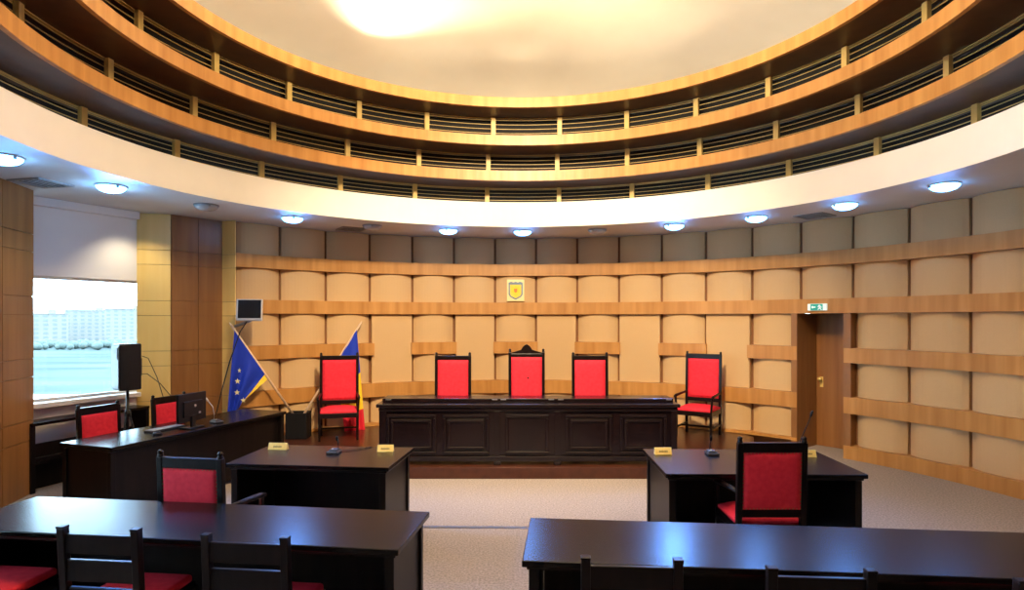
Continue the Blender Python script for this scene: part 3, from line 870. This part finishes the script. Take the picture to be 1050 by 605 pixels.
ea = 51.2; ep = pol(RB - .016, ea)
t = thing('exit_sign', 'small green and white exit sign on the band above the door', 'sign', (ep.x, ep.y, 2 - (315 - 327.3) / 627.6 * ep.y), -ea)
MB().box((0, 0, 0), (.28, .03, .10)).build('housing', 'exitwhite', t, bevel=.006)
MB().bb(-.095, .085, -.0175, -.0152, -.046, .046).build('panel', 'green', t)
MB().outline([(-.02, .008), (-.06, .008), (-.06, .025), (-.082, 0), (-.06, -.025), (-.06, -.008), (-.02, -.008)], -.0195, -.0177).build('arrow', 'exitwhite', t)
MB().outline([(.03, .035), (.05, .03), (.055, .01), (.075, .0), (.07, -.008), (.052, -.004), (.055, -.02), (.075, -.04), (.062, -.043), (.04, -.02), (.02, -.04), (.008, -.034), (.03, -.01), (.03, .008), (.015, -.004), (.008, .002)], -.0195, -.0177).build('running_figure', 'exitwhite', t)

# ------------------------------------------------------------------ ceiling lamps
def lamp(a, lit, label):
    p = pol(4.78, a, ZC)
    t = thing('ceiling_lamp', label, 'ceiling lamp', p, -a, 'round lamps on the ring ceiling')
    MB().lathe([(.155, 0), (.155, -.012), (.140, -.017)], (0, 0, 0), 28).build('base', 'white' if lit else 'grey', t)
    MB().lathe([(.148, -.0175), (.140, -.035), (.112, -.058), (.070, -.073), (.015, -.079)], (0, 0, 0), 28).build('glass_bowl', 'lampglass_lit' if lit else 'lampglass_off', t)
    MB().box((-.05, -.147, -.026), (.022, .016, .026)).build('clip', 'grey', t)
    if lit:
        l = light('lamp_light', 'POINT', (0, 0, -.16), LAMP * {-74.5: 10, -89.5: 7}.get(a, 1.5), COOL, .07); l.parent = t
        l = light('lamp_beam', 'SPOT', (p.x, p.y, ZC - .12), BEAM * {-74.5: 3.5, -89.5: 1.5, -14.5: .55, .5: .6, 30.5: 1.7, 45.5: .5, 75.5: .6, 60.5: .6}.get(a, 1), BLUE, .14, aim=(CX, CY - 2.4, .4), spot=110)


names = {-89.5: 'lit', -74.5: 'lit', -59.5: 'off', -44.5: 'lit', -29.5: 'off', -14.5: 'lit', .5: 'lit', 15.5: 'off', 30.5: 'lit', 45.5: 'lit', 60.5: 'lit', 75.5: 'lit'}
LL = {-89.5: 'lit blue-white ceiling lamp at the far left edge above the oak column',
      -74.5: 'lit blue-white ceiling lamp above the window',
      -59.5: 'unlit ceiling lamp above the oak pier right of the window',
      -44.5: 'lit ceiling lamp above the wall screen and starred flag',
      -29.5: 'unlit ceiling lamp beside the dark vent, above the left armchair',
      -14.5: 'lit ceiling lamp above the left chair of the bench',
      .5: 'lit ceiling lamp above the yellow emblem plaque',
      15.5: 'unlit grey ceiling lamp between two lit lamps, right of the emblem plaque',
      30.5: 'lit blue ceiling lamp above the right armchair of the dais',
      45.5: 'lit ceiling lamp above the tall wall panel just left of the door',
      60.5: 'lit ceiling lamp right of the vent above the exit door',
      75.5: 'largest lit ceiling lamp, at the far right of the ring ceiling'}
for a, k in names.items(): lamp(a, k == 'lit', LL[a])


def vent(r, a, label, s=.42):
    p = pol(r, a, ZC)
    t = thing('ceiling_vent', label, 'ceiling vent', p, -a, 'square ceiling vents')
    frame_ring(MB(), -s / 2, s / 2, -s / 2, s / 2, .03, -.014, -.001).build('frame', 'metal', t)
    o = t.children[0]
    me = o.data
    for v in me.vertices: v.co = Vector((v.co.x, v.co.z, v.co.y))
    MB().bb(-s / 2 + .03, s / 2 - .03, -s / 2 + .03, s / 2 - .03, -.004, -.001).build('backing', 'black', t)
    for k in range(5):
        y = -s / 2 + .03 + (s - .06) * (k + .5) / 5
        MB().bb(-s / 2 + .03, s / 2 - .03, y - .012, y + .012, -.012, -.005).build('slat', 'metal', t)


vent(5.38, -78.0, 'dark square ceiling vent in front of the near oak column')
vent(5.30, -31.5, 'dark ceiling vent beside the unlit lamp above the left armchair')
vent(5.31, 52.4, 'dark ceiling vent above the exit door')
